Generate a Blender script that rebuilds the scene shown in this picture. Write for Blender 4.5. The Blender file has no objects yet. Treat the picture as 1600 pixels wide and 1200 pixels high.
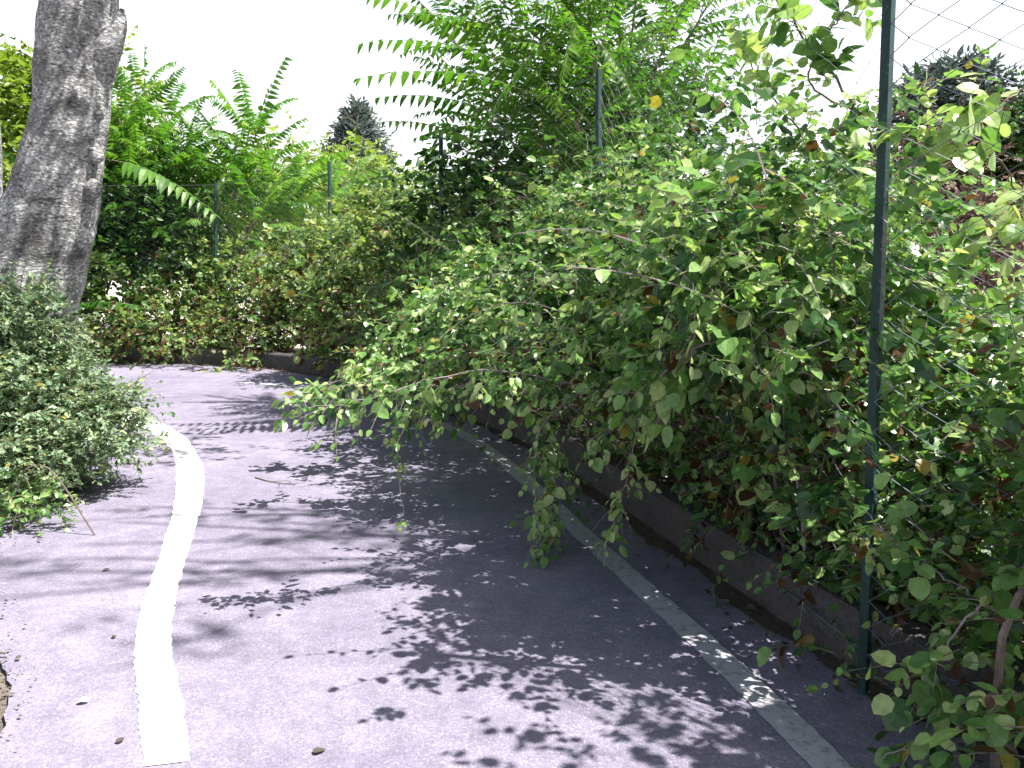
import bpy, math, random
import numpy as np
from mathutils import Vector, noise as mnoise

R = np.random.default_rng(7)
random.seed(7)
S = bpy.context.scene
COL = S.collection
rad = math.radians

# ------------------------------------------------------------------ camera
F_PX, PITCH, EYE = 1350.0, rad(8.0), 1.6
cd = bpy.data.cameras.new('camera')
cam = bpy.data.objects.new('camera', cd)
COL.objects.link(cam)
cam.location = (0, 0, EYE)
cam.rotation_euler = (rad(90) - PITCH, 0, 0)
cd.sensor_width = 36.0
cd.lens = F_PX / 1600 * 36.0
cd.clip_start, cd.clip_end = 0.05, 3000
S.camera = cam

# ------------------------------------------------------------------ light
SUN_AZ, SUN_EL = rad(103), rad(62)
W = bpy.data.worlds.new('World')
S.world = W
W.use_nodes = True
nt = W.node_tree
bg = nt.nodes['Background']
sky = nt.nodes.new('ShaderNodeTexSky')
sky.sky_type = 'NISHITA'
sky.sun_disc = False
sky.sun_elevation = SUN_EL
sky.sun_rotation = SUN_AZ
sky.air_density = 1.0
sky.dust_density = 4.0
sky.ozone_density = 1.0
nt.links.new(sky.outputs[0], bg.inputs[0])
bg.inputs[1].default_value = 0.05
# summer haze: a bright white band low in the sky, fading out overhead
tc = nt.nodes.new('ShaderNodeTexCoord'); sx = nt.nodes.new('ShaderNodeSeparateXYZ')
nt.links.new(tc.outputs['Generated'], sx.inputs[0])
hz_ = nt.nodes.new('ShaderNodeValToRGB')
hz_.color_ramp.elements[0].position = .24; hz_.color_ramp.elements[0].color = (1., .985, 1., 1)
hz_.color_ramp.elements[1].position = .40; hz_.color_ramp.elements[1].color = (.02, .025, .035, 1)
nt.links.new(sx.outputs['Z'], hz_.inputs[0])
bg2 = nt.nodes.new('ShaderNodeBackground'); bg2.inputs[1].default_value = .45
nt.links.new(hz_.outputs[0], bg2.inputs[0])
ad_ = nt.nodes.new('ShaderNodeAddShader')
nt.links.new(bg.outputs[0], ad_.inputs[0]); nt.links.new(bg2.outputs[0], ad_.inputs[1])
nt.links.new(ad_.outputs[0], nt.nodes['World Output'].inputs[0])
sd = bpy.data.lights.new('sun', 'SUN')
sd.energy = 5.0
sd.angle = rad(0.5)
sd.color = (1.0, 0.95, 0.88)
sun = bpy.data.objects.new('sun', sd)
COL.objects.link(sun)
tosun = Vector((math.sin(SUN_AZ) * math.cos(SUN_EL), math.cos(SUN_AZ) * math.cos(SUN_EL), math.sin(SUN_EL)))
sun.rotation_euler = tosun.to_track_quat('Z', 'Y').to_euler()
sun.location = tosun * 30

vs = S.view_settings
vs.view_transform = 'Standard'
vs.look = 'None'
vs.gamma = 1.0
vs.use_curve_mapping = False
vs.exposure = 1.4
S.cycles.max_bounces = 8
S.cycles.transparent_max_bounces = 8
S.cycles.sample_clamp_indirect = 6

# ------------------------------------------------------------------ helpers
CP, SP = math.cos(PITCH), math.sin(PITCH)

def ray(px, py):
    a, b = (px - 800) / F_PX, (600 - py) / F_PX
    return np.array([a, CP + b * SP, -SP + b * CP])

def G(px, py, z=0.0):                       # photo point on the ground plane
    d = ray(px, py)
    t = (z - EYE) / d[2]
    return np.array([d[0] * t, d[1] * t, z])

def P(px, py, Y):                           # photo point at a known distance
    d = ray(px, py)
    t = Y / d[1]
    return np.array([d[0] * t, Y, EYE + d[2] * t])

def nrm(v):
    return v / np.maximum(np.linalg.norm(v, axis=-1, keepdims=True), 1e-9)

def spline(pts, n):                         # Catmull-Rom through points
    p = np.asarray(pts, float)
    p = np.vstack([2 * p[0] - p[1], p, 2 * p[-1] - p[-2]])
    m = len(p) - 3
    out = []
    for u in np.linspace(0, m - 1e-6, n):
        i = int(u); t = u - i
        a, b, c, d = p[i], p[i + 1], p[i + 2], p[i + 3]
        out.append(.5 * (2 * b + (c - a) * t + (2 * a - 5 * b + 4 * c - d) * t * t + (3 * b - a - 3 * c + d) * t ** 3))
    return np.array(out)

def mesh_np(name, v, f, mat, var=None, smooth=False, uv=None):
    """v (n,3); f (m,k) one face size only"""
    v = np.ascontiguousarray(v, np.float32); f = np.ascontiguousarray(f, np.int32)
    me = bpy.data.meshes.new(name)
    me.vertices.add(len(v)); me.vertices.foreach_set('co', v.ravel())
    k = f.shape[1]
    me.loops.add(f.size); me.loops.foreach_set('vertex_index', f.ravel())
    me.polygons.add(len(f))
    me.polygons.foreach_set('loop_start', np.arange(0, f.size, k, dtype=np.int32))
    try: me.polygons.foreach_set('loop_total', np.full(len(f), k, np.int32))
    except Exception: pass
    if var is not None:
        at = me.attributes.new('leaf_var', 'FLOAT', 'FACE')
        at.data.foreach_set('value', np.ascontiguousarray(var, np.float32))
    me.update(calc_edges=True)
    me.polygons.foreach_set('use_smooth', np.full(len(f), bool(smooth)))
    if mat: me.materials.append(mat)
    return me

def link(name, me, parent=None):
    o = bpy.data.objects.new(name, me)
    COL.objects.link(o)
    if parent is not None:
        o.parent = parent
        if me is not None: o.location = -Vector(parent.location)
    return o

def tag(o, label=None, cat=None, group=None, kind=None):
    if label: o['label'] = label
    if cat: o['category'] = cat
    if group: o['group'] = group
    if kind: o['kind'] = kind
    return o

def thing(name, label, cat, loc, group=None):
    o = bpy.data.objects.new(name, None)
    o.empty_display_size = 0.2
    COL.objects.link(o)
    o.location = [float(x) for x in loc]
    return tag(o, label, cat, group)

def merge(parts):                           # list of (v, f) with the same face size
    vs_, fs_, off = [], [], 0
    for v, f in parts:
        vs_.append(v); fs_.append(f + off); off += len(v)
    return np.vstack(vs_), np.vstack(fs_)

def tubes(paths, radii, sides=4):
    """paths (N,k,3), radii (N,k) -> v, f(quads)"""
    paths = np.asarray(paths, float); radii = np.asarray(radii, float)
    if paths.ndim == 2: paths = paths[None]; radii = radii[None]
    N, k, _ = paths.shape
    t = np.empty_like(paths)
    t[:, 1:-1] = paths[:, 2:] - paths[:, :-2]
    t[:, 0] = paths[:, 1] - paths[:, 0]; t[:, -1] = paths[:, -1] - paths[:, -2]
    t = nrm(t)
    ref = np.where(np.abs(t[:, :1, 2:3]) > .8, np.array([1., 0, 0]), np.array([0, 0, 1.]))
    ref = np.broadcast_to(ref, t.shape)
    a = nrm(np.cross(t, ref)); b = np.cross(t, a)
    ang = np.arange(sides) * 2 * math.pi / sides
    v = (paths[:, :, None, :] + radii[:, :, None, None] *
         (a[:, :, None, :] * np.cos(ang)[None, None, :, None] + b[:, :, None, :] * np.sin(ang)[None, None, :, None]))
    v = v.reshape(-1, 3)
    i, j, s = np.meshgrid(np.arange(N), np.arange(k - 1), np.arange(sides), indexing='ij')
    s2 = (s + 1) % sides
    base = (i * k + j) * sides
    f = np.stack([base + s, base + s2, base + sides + s2, base + sides + s], -1).reshape(-1, 4)
    return v, f

# leaf shapes: axis +Y, face +Z, unit length
def leaf_shape(widths, ys, fold=.1, curl=.12):
    v = [(0, 0, 0)]; n = len(ys)
    for y in ys: v.append((0, y, -curl * y * y))
    v.append((0, 1, -curl))
    for sgn in (-1, 1):
        for w, y in zip(widths, ys): v.append((sgn * w, y - .04, fold * w * 2 - curl * y * y))
    f = []
    for side in (0, 1):
        o = n + 2 + side * n
        tri = [(0, 1, o)]
        for i in range(n - 1):
            tri += [(1 + i, 2 + i, o + i + 1), (1 + i, o + i + 1, o + i)]
        tri += [(n, n + 1, o + n - 1)]
        if side == 0: f += tri
        else: f += [(a, c, b) for a, b, c in tri]
    # normals up: flip
    f = [(a, c, b) for a, b, c in f]
    return np.array(v, float), np.array(f, int)

OVATE = leaf_shape([.27, .36, .25], [.16, .45, .76])
ROUND = leaf_shape([.33, .43, .32], [.15, .48, .8], .08, .2)
LANCE = leaf_shape([.17, .16, .09], [.15, .45, .75], .1, .25)
NARROW = leaf_shape([.16, .12], [.3, .7], .1, .1)
ROUND2 = leaf_shape([.3, .4, .3], [.15, .48, .8], .16, .38)
OVATE2 = leaf_shape([.2, .3, .22], [.16, .42, .74], .2, -.1)
SMALL = leaf_shape([.3, .26], [.3, .7], .12, .1)

def leaves(shape, pos, ax, nz, sc):
    V, Fc = shape
    ax = nrm(ax)
    X = nrm(np.cross(ax, nz)); Z = np.cross(X, ax)
    n = len(pos)
    w = 1 + R.normal(0, .12, (n, 1, 1))
    v = (pos[:, None] + sc[:, None, None] * (V[None, :, 0:1] * X[:, None] * w + V[None, :, 1:2] * ax[:, None] + V[None, :, 2:3] * Z[:, None]))
    f = Fc[None] + (np.arange(n) * len(V))[:, None, None]
    return v.reshape(-1, 3), f.reshape(-1, 3), len(Fc)

def sprays(o, d, L, nl, size, droop=.25, shape=OVATE, k=4, spread=1.0, tw=.0022, upb=.9, vbias=0.0, taper=.35, start=.12):
    """leafy twigs. o,d (N,3), L (N,), nl leaves each. returns dict of leaf + twig geometry"""
    N = len(o)
    d = nrm(d)
    t = np.linspace(start, 1, nl)[None, :] + R.normal(0, .015, (N, nl))
    t = np.clip(t, 0.02, 1.02)
    dr = droop * (0.6 + .8 * R.random(N))
    bend = R.normal(0, .18, (N, 3))
    def curve(tt):
        return (o[:, None] + d[:, None] * (L[:, None] * tt)[..., None]
                + bend[:, None] * (L[:, None] * tt * tt)[..., None]
                + np.array([0, 0, -1.])[None, None] * (dr[:, None] * L[:, None] * tt * tt)[..., None])
    p = curve(t)
    e = nrm(curve(np.clip(t + .03, 0, 1.1)) - curve(t - .03))
    side = nrm(np.cross(e, np.array([0, 0, 1.]) + R.normal(0, .15, e.shape)))
    sg = np.where(np.arange(nl) % 2 == 0, 1., -1.)[None, :, None]
    upv = np.cross(side, e)
    roll = R.normal(0, .5, (N, nl, 1))
    sd_ = side * sg * np.cos(roll) + upv * np.sin(roll)
    ax = e * (.55 + .3 * R.random((N, nl, 1))) + sd_ * spread + np.array([0, 0, -1.]) * (.15 + .5 * R.random((N, nl, 1))) * droop * 2
    ax[:, -1] = e[:, -1] + R.normal(0, .2, (N, 3))
    nz = np.array([0, 0, 1.]) * upb + R.normal(0, .45, (N, nl, 3))
    sc = size * (1 - taper * np.abs(t - .45)) * np.clip(R.normal(1, .32, (N, nl)), .35, 1.7) * np.clip(R.normal(1, .18, (N, 1)), .6, 1.4)
    tv = np.linspace(0, 1, k)[None].repeat(N, 0)
    return dict(pos=p.reshape(-1, 3), ax=ax.reshape(-1, 3), nz=nz.reshape(-1, 3), sc=sc.reshape(-1), shape=shape,
                path=curve(tv), rad=np.linspace(tw, tw * .4, k)[None].repeat(N, 0), nl=nl)

def var_for(n, nl, base=.42, sd1=.2, dead=None):
    """per leaf tint value: sprig value + leaf jitter; >.93 brown"""
    m = (n + nl - 1) // nl
    v = np.repeat(np.clip(R.normal(base, sd1 * .7, m), 0, .84), nl)[:n] + R.normal(0, sd1 * .5, n)
    v = np.clip(v, 0, .86)
    q = R.random(n)
    v = np.where(q < .012, .90, v)
    if dead is not None:
        v = np.where(R.random(n) < dead, .94 + .06 * R.random(n), v)
    return v

def build_foliage(name, groups, mat, parent, dead=None, base=.42, sd1=.32):
    """groups: list of sprays dicts"""
    av, af, avar, off = [], [], [], 0
    for g in groups:
        v, f, m = leaves(g['shape'], g['pos'], g['ax'], g['nz'], g['sc'])
        dd = dead(g['pos']) if dead is not None else None
        var = var_for(len(g['pos']), g['nl'], g.get('base', base), sd1, dd)
        av.append(v); af.append(f + off); off += len(v); avar.append(np.repeat(var, m))
    me = mesh_np(name, np.vstack(av), np.vstack(af), mat, np.concatenate(avar))
    return link(name, me, parent)

def sprig_twigs(groups, sides=3):
    return [tubes(g['path'], g['rad'], sides) for g in groups]

def sph(n):
    return nrm(R.normal(0, 1, (n, 3)))

# ------------------------------------------------------------------ materials
def new_mat(name):
    m = bpy.data.materials.new(name); m.use_nodes = True
    n = m.node_tree; b = n.nodes['Principled BSDF']
    return m, n, b

def ramp(n, stops):
    r = n.nodes.new('ShaderNodeValToRGB')
    el = r.color_ramp.elements
    while len(el) < len(stops): el.new(.5)
    for e, (p, c) in zip(el, stops):
        e.position = p; e.color = (c[0], c[1], c[2], 1)
    return r

def tex(n, kind, scale, **kw):
    t = n.nodes.new(kind)
    t.inputs['Scale'].default_value = scale
    for k, v in kw.items(): t.inputs[k].default_value = v
    return t

def coords(n, stretch=None):
    g = n.nodes.new('ShaderNodeNewGeometry')
    if stretch is None: return g.outputs['Position']
    mp = n.nodes.new('ShaderNodeMapping')
    mp.inputs['Scale'].default_value = stretch
    n.links.new(g.outputs['Position'], mp.inputs['Vector'])
    return mp.outputs[0]

def leaf_mat(name, stops, rough=.42, trans=.38, spec=.5, ttint=(1.2, 1.3, .65)):
    m, n, b = new_mat(name)
    a = n.nodes.new('ShaderNodeAttribute'); a.attribute_name = 'leaf_var'
    r = ramp(n, stops)
    n.links.new(a.outputs['Fac'], r.inputs[0])
    nz = tex(n, 'ShaderNodeTexNoise', 45., Detail=2.)
    n.links.new(coords(n), nz.inputs['Vector'])
    mx = n.nodes.new('ShaderNodeMix'); mx.data_type = 'RGBA'; mx.blend_type = 'MULTIPLY'
    mx.inputs[0].default_value = .5
    r2 = ramp(n, [(.3, (.6, .6, .6)), (.7, (1.25, 1.25, 1.25))])
    n.links.new(nz.outputs[0], r2.inputs[0])
    n.links.new(r.outputs[0], mx.inputs[6]); n.links.new(r2.outputs[0], mx.inputs[7])
    n.links.new(mx.outputs[2], b.inputs['Base Color'])
    b.inputs['Roughness'].default_value = rough
    b.inputs['Specular IOR Level'].default_value = spec
    t = n.nodes.new('ShaderNodeBsdfTranslucent')
    tm = n.nodes.new('ShaderNodeMix'); tm.data_type = 'RGBA'; tm.blend_type = 'MULTIPLY'; tm.clamp_result = False
    tm.inputs[0].default_value = 1.
    tm.inputs[7].default_value = (*ttint, 1)
    n.links.new(mx.outputs[2], tm.inputs[6]); n.links.new(tm.outputs[2], t.inputs[0])
    ms = n.nodes.new('ShaderNodeMixShader'); ms.inputs[0].default_value = trans
    n.links.new(b.outputs[0], ms.inputs[1]); n.links.new(t.outputs[0], ms.inputs[2])
    n.links.new(ms.outputs[0], n.nodes['Material Output'].inputs[0])
    return m

BR = [(.88, (.34, .3, .05)), (.93, (.26, .19, .05)), (.95, (.12, .06, .03)), (1., (.07, .03, .018))]
M = {}
M['hedge'] = leaf_mat('hedge_leaf', [(0., (.022, .07, .024)), (.36, (.10, .225, .06)), (.66, (.24, .40, .125)), (.86, (.45, .56, .25))] + BR, rough=.3, trans=.38)
M['bramble'] = leaf_mat('bramble_leaf', [(0., (.03, .085, .028)), (.4, (.115, .215, .055)), (.85, (.33, .42, .15))] + BR, trans=.42)
M['ail'] = leaf_mat('pinnate_leaf', [(0., (.035, .12, .015)), (.4, (.085, .22, .025)), (.86, (.19, .35, .04)), (.9, (.3, .36, .05))], trans=.5)
M['greyleaf'] = leaf_mat('grey_shrub_leaf', [(0., (.06, .11, .05)), (.4, (.15, .235, .135)), (.85, (.28, .39, .23))] + BR, trans=.25)
M['tree'] = leaf_mat('tree_leaf', [(0., (.06, .11, .015)), (.4, (.13, .21, .025)), (.86, (.25, .34, .05)), (.92, (.25, .25, .05))], trans=.45)
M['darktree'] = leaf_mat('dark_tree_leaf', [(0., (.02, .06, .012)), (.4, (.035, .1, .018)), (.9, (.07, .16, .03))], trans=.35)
M['conifer'] = leaf_mat('conifer_needle', [(0., (.06, .09, .10)), (.5, (.09, .125, .13)), (.84, (.14, .18, .16)), (.9, (.16, .09, .08)), (1., (.27, .16, .145))], rough=.7, trans=.12)  # greens lightened and blued to put distance haze and flare into the colour
M['litter'] = leaf_mat('dry_leaf', [(0., (.05, .04, .032)), (.5, (.10, .08, .062)), (1., (.17, .14, .105))], rough=.8, trans=.1)

def wood_mat(name, c1, c2, scale=30, bump=.3):
    m, n, b = new_mat(name)
    nz = tex(n, 'ShaderNodeTexNoise', scale, Detail=5.)
    n.links.new(coords(n), nz.inputs['Vector'])
    r = ramp(n, [(.3, c1), (.7, c2)])
    n.links.new(nz.outputs[0], r.inputs[0]); n.links.new(r.outputs[0], b.inputs['Base Color'])
    b.inputs['Roughness'].default_value = .8
    bp = n.nodes.new('ShaderNodeBump'); bp.inputs['Strength'].default_value = bump; bp.inputs['Distance'].default_value = .01
    n.links.new(nz.outputs[0], bp.inputs['Height']); n.links.new(bp.outputs[0], b.inputs['Normal'])
    return m
M['twig'] = wood_mat('twig_bark', (.09, .065, .05), (.2, .16, .14))
M['cane'] = wood_mat('pale_cane', (.2, .16, .16), (.36, .30, .31))
M['stem'] = wood_mat('young_stem', (.1, .1, .06), (.22, .2, .14))
M['bark2'] = wood_mat('brown_bark', (.05, .035, .025), (.15, .11, .085), 14, .6)

def bark_mat():
    m, n, b = new_mat('grey_bark')
    c = coords(n, (1, 1, 1.6))
    big = tex(n, 'ShaderNodeTexNoise', 2.6, Detail=4., Roughness=.6, Distortion=.6)
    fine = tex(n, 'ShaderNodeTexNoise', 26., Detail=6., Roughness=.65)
    wr = tex(n, 'ShaderNodeTexNoise', 5., Detail=5., Roughness=.7, Distortion=1.2)
    mp = coords(n, (1, 1, 5))
    for t in (big, fine): n.links.new(c, t.inputs['Vector'])
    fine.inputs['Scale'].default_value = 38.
    n.links.new(mp, wr.inputs['Vector'])
    r = ramp(n, [(.30, (.07, .065, .07)), (.42, (.2, .2, .205)), (.54, (.36, .36, .37)), (.72, (.52, .525, .525))])
    n.links.new(big.outputs[0], r.inputs[0])
    r2 = ramp(n, [(.38, (.25, .23, .24)), (.48, (.85, .85, .85)), (.56, (1.0, 1.0, 1.0)), (.62, (2.4, 2.4, 2.35))])  # lichen flecks, contrast raised to paint in sun dapple between leaf shadows
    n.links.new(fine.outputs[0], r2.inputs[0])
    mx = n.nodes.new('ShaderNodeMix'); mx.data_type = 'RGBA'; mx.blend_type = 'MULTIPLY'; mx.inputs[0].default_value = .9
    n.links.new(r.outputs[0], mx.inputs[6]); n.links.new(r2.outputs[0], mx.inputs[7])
    r3 = ramp(n, [(.36, (.22, .2, .2)), (.44, (1, 1, 1))])
    n.links.new(wr.outputs[0], r3.inputs[0])
    m2 = n.nodes.new('ShaderNodeMix'); m2.data_type = 'RGBA'; m2.blend_type = 'MULTIPLY'; m2.inputs[0].default_value = .85
    n.links.new(mx.outputs[2], m2.inputs[6]); n.links.new(r3.outputs[0], m2.inputs[7])
    n.links.new(m2.outputs[2], b.inputs['Base Color'])
    b.inputs['Roughness'].default_value = .85
    ad = n.nodes.new('ShaderNodeMath'); ad.operation = 'ADD'
    n.links.new(fine.outputs[0], ad.inputs[0]); n.links.new(wr.outputs[0], ad.inputs[1])
    bp = n.nodes.new('ShaderNodeBump'); bp.inputs['Strength'].default_value = .8; bp.inputs['Distance'].default_value = .03
    n.links.new(ad.outputs[0], bp.inputs['Height']); n.links.new(bp.outputs[0], b.inputs['Normal'])
    return m
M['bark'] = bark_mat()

def asphalt_mat():
    m, n, b = new_mat('worn_asphalt')
    c = coords(n)
    big = tex(n, 'ShaderNodeTexNoise', .9, Detail=5., Roughness=.6)
    mid = tex(n, 'ShaderNodeTexNoise', 7., Detail=5., Roughness=.65)
    fine = tex(n, 'ShaderNodeTexNoise', 160., Detail=3., Roughness=.7)
    vor = tex(n, 'ShaderNodeTexVoronoi', 240.)
    for t in (big, mid, fine, vor): n.links.new(c, t.inputs['Vector'])
    r = ramp(n, [(.3, (.165, .153, .215)), (.48, (.212, .196, .268)), (.56, (.226, .209, .28)), (.72, (.272, .252, .325))])
    n.links.new(big.outputs[0], r.inputs[0])
    r2 = ramp(n, [(.3, (.78, .78, .79)), (.7, (1.14, 1.13, 1.12))])
    n.links.new(mid.outputs[0], r2.inputs[0])
    r3 = ramp(n, [(.25, (.45, .45, .46)), (.45, (1., 1., 1.)), (.75, (1.35, 1.35, 1.35))])
    n.links.new(fine.outputs[0], r3.inputs[0])
    st = tex(n, 'ShaderNodeTexVoronoi', 130.); n.links.new(c, st.inputs['Vector'])
    hs = n.nodes.new('ShaderNodeSeparateColor'); n.links.new(st.outputs['Color'], hs.inputs[0])
    r4 = ramp(n, [(0., (.62, .62, .64)), (.5, (.98, .98, .98)), (.86, (1.1, 1.1, 1.1)), (.95, (1.6, 1.58, 1.52))])
    n.links.new(hs.outputs[0], r4.inputs[0])
    cur = r.outputs[0]
    for q, fac in ((r2, 1.), (r3, .5), (r4, .6)):
        mx = n.nodes.new('ShaderNodeMix'); mx.data_type = 'RGBA'; mx.blend_type = 'MULTIPLY'; mx.inputs[0].default_value = fac
        n.links.new(cur, mx.inputs[6]); n.links.new(q.outputs[0], mx.inputs[7]); cur = mx.outputs[2]
    n.links.new(cur, b.inputs['Base Color'])
    b.inputs['Roughness'].default_value = .85
    b.inputs['Specular IOR Level'].default_value = .3
    bp = n.nodes.new('ShaderNodeBump'); bp.inputs['Strength'].default_value = .5; bp.inputs['Distance'].default_value = .006
    n.links.new(vor.outputs[0], bp.inputs['Height']); n.links.new(bp.outputs[0], b.inputs['Normal'])
    return m
M['asphalt'] = asphalt_mat()

def paint_mat(name, c1, c2, wear):
    m, n, b = new_mat(name)
    c = coords(n)
    a = tex(n, 'ShaderNodeTexNoise', 22., Detail=6., Roughness=.7)
    f = tex(n, 'ShaderNodeTexNoise', 150., Detail=2.)
    n.links.new(c, a.inputs['Vector']); n.links.new(c, f.inputs['Vector'])
    r = ramp(n, [(wear, c2), (wear + .12, c1)])
    n.links.new(a.outputs[0], r.inputs[0]); n.links.new(r.outputs[0], b.inputs['Base Color'])
    b.inputs['Roughness'].default_value = .6
    bp = n.nodes.new('ShaderNodeBump'); bp.inputs['Strength'].default_value = .35; bp.inputs['Distance'].default_value = .004
    n.links.new(f.outputs[0], bp.inputs['Height']); n.links.new(bp.outputs[0], b.inputs['Normal'])
    return m
M['paint'] = paint_mat('white_line_paint', (.82, .82, .80), (.62, .61, .60), .2)
M['shaded_oldpaint'] = paint_mat('shaded_old_line_paint', (.42, .42, .47), (.24, .235, .27), .38)  # faded white paint; the bluish shade over it is put into its colour

def earth_mat(name, stops, sc=3.):
    m, n, b = new_mat(name)
    c = coords(n)
    a = tex(n, 'ShaderNodeTexNoise', sc, Detail=8., Roughness=.7)
    f = tex(n, 'ShaderNodeTexNoise', 60., Detail=4., Roughness=.7)
    n.links.new(c, a.inputs['Vector']); n.links.new(c, f.inputs['Vector'])
    ad = n.nodes.new('ShaderNodeMath'); ad.operation = 'MULTIPLY_ADD'; ad.inputs[1].default_value = .5
    sb = n.nodes.new('ShaderNodeMath'); sb.operation = 'MULTIPLY'; sb.inputs[1].default_value = .5
    n.links.new(f.outputs[0], sb.inputs[0]); n.links.new(a.outputs[0], ad.inputs[0]); n.links.new(sb.outputs[0], ad.inputs[2])
    r = ramp(n, stops); n.links.new(ad.outputs[0], r.inputs[0]); n.links.new(r.outputs[0], b.inputs['Base Color'])
    b.inputs['Roughness'].default_value = .95
    bp = n.nodes.new('ShaderNodeBump'); bp.inputs['Strength'].default_value = .8; bp.inputs['Distance'].default_value = .03
    n.links.new(f.outputs[0], bp.inputs['Height']); n.links.new(bp.outputs[0], b.inputs['Normal'])
    return m
M['soil'] = earth_mat('dry_soil', [(.35, (.075, .065, .055)), (.5, (.15, .13, .11)), (.65, (.22, .195, .165))])
M['darksoil'] = earth_mat('leafy_soil', [(.35, (.035, .028, .022)), (.5, (.075, .058, .045)), (.65, (.12, .095, .07))])
M['concrete'] = earth_mat('weathered_concrete', [(.35, (.045, .042, .04)), (.5, (.085, .078, .08)), (.68, (.14, .13, .132))], 5.)
M['pale'] = earth_mat('pale_gravel', [(.3, (.5, .48, .45)), (.7, (.62, .60, .56))], .6)
M['hill'] = earth_mat('wooded_hill', [(.35, (.04, .06, .045)), (.5, (.07, .09, .06)), (.68, (.12, .1, .075))], .12)

def metal_mat():
    m, n, b = new_mat('green_post_paint')
    a = tex(n, 'ShaderNodeTexNoise', 60., Detail=5., Roughness=.7)
    n.links.new(coords(n, (1, 1, .35)), a.inputs['Vector'])
    r = ramp(n, [(.3, (.006, .026, .026)), (.62, (.012, .045, .042)), (.72, (.10, .15, .14))])
    n.links.new(a.outputs[0], r.inputs[0]); n.links.new(r.outputs[0], b.inputs['Base Color'])
    b.inputs['Roughness'].default_value = .5; b.inputs['Specular IOR Level'].default_value = .35
    return m
M['post'] = metal_mat()
m, n_, b_ = new_mat('coated_wire'); b_.inputs['Base Color'].default_value = (.11, .13, .17, 1); b_.inputs['Roughness'].default_value = .6
M['wire'] = m

# ------------------------------------------------------------------ setting
def sheet(name, left, right, z, mat, n=90, cross=6, jl=0., jr=0.):
    a, b = spline(left, n), spline(right, n)
    a[:, :2] += R.normal(0, jl, (n, 2)) if jl else 0
    b[:, :2] += R.normal(0, jr, (n, 2)) if jr else 0
    g = a[:, None] * (1 - np.linspace(0, 1, cross)[None, :, None]) + b[:, None] * np.linspace(0, 1, cross)[None, :, None]
    if z is not None: g[..., 2] = z
    i, j = np.meshgrid(np.arange(n - 1), np.arange(cross - 1), indexing='ij')
    q = i * cross + j
    f = np.stack([q, q + 1, q + cross + 1, q + cross], -1).reshape(-1, 4)
    v = g.reshape(-1, 3)
    # faces up
    nn = np.cross(v[f[0, 1]] - v[f[0, 0]], v[f[0, 2]] - v[f[0, 0]])
    if nn[2] < 0: f = f[:, ::-1]
    o = link(name, mesh_np(name, v, f, mat, smooth=True))
    o['kind'] = 'structure'
    return o

gr = link('ground', mesh_np('ground', np.array([(-900, -900, -.02), (900, -900, -.02), (900, 900, -.02), (-900, 900, -.02)], float), np.array([(0, 1, 2, 3)]), M['soil']))
gr['kind'] = 'structure'

# fence line: posts (top/bottom measured in the photo)
FX = [(4.36, .40), (1.32, 3.02), (.72, 7.0), (-.84, 10.3), (-2.78, 13.3), (-5.15, 14.9), (-9.2, 15.3), (-13., 15.1)]
# wall front face
WALL = [(5.6, -.75, 0), (3.2, 1.25, 0), (1.95, 2.4, 0), (1.42, 3.1, 0), (1.0, 4.5, 0), (.62, 5.9, 0), (.2, 7.4, 0), (-.65, 9.2, 0), (-1.75, 11.0, 0), (-3.2, 12.7, 0), (-5.2, 13.7, 0), (-9., 14.0, 0), (-14., 13.9, 0)]
LEFT = [(-1.0, -3.0, 0), (-1.2, 0, 0), (-1.7, 2.6, 0), (-2.28, 3.6, 0), (-3.0, 4.8, 0), (-3.5, 6.0, 0), (-4.3, 7.1, 0), (-6.2, 7.8, 0), (-10., 8.0, 0), (-14, 8.0, 0)]
RIGHT = [(6.0, -3.0, 0)] + [WALL[i] for i in (1, 2, 3, 4, 6, 7, 9, 10, 11, 12)]
wallc = spline(WALL, 160)
sheet('path', LEFT, [(5.6, -3, 0)] + WALL[1:], 0.0, M['asphalt'], 140, 24, jl=.007)
# dark strip at the foot of the wall
tang = np.gradient(wallc, axis=0); tang = nrm(tang); outn = np.stack([tang[:, 1], -tang[:, 0], 0 * tang[:, 0]], -1)
if outn[80, 1] < 0: outn = -outn           # outn points away from the path
gw = .1 + .03 * np.sin(np.arange(160) * .7) + R.normal(0, .015, 160)
g_in = wallc - outn * gw[:, None]
sheet('gutter', g_in, wallc + outn * .03, .004, M['darksoil'], 160, 4)
# soil bank behind the wall
def offs(d, z): 
    q = wallc + outn * d; q[:, 2] = z; return q
bank = sheet('bank', offs(.16, .2), offs(2.6, .02), None, M['darksoil'], 160, 10)
# pale open ground beyond the thicket
sheet('forecourt', offs(2.5, 0), [(60., 2, 0), (60, 20, 0), (55, 50, 0), (40, 85, 0), (10, 95, 0), (-20, 95, 0), (-60, 80, 0), (-80, 60, 0)], .012, M['pale'], 120, 12)

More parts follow.
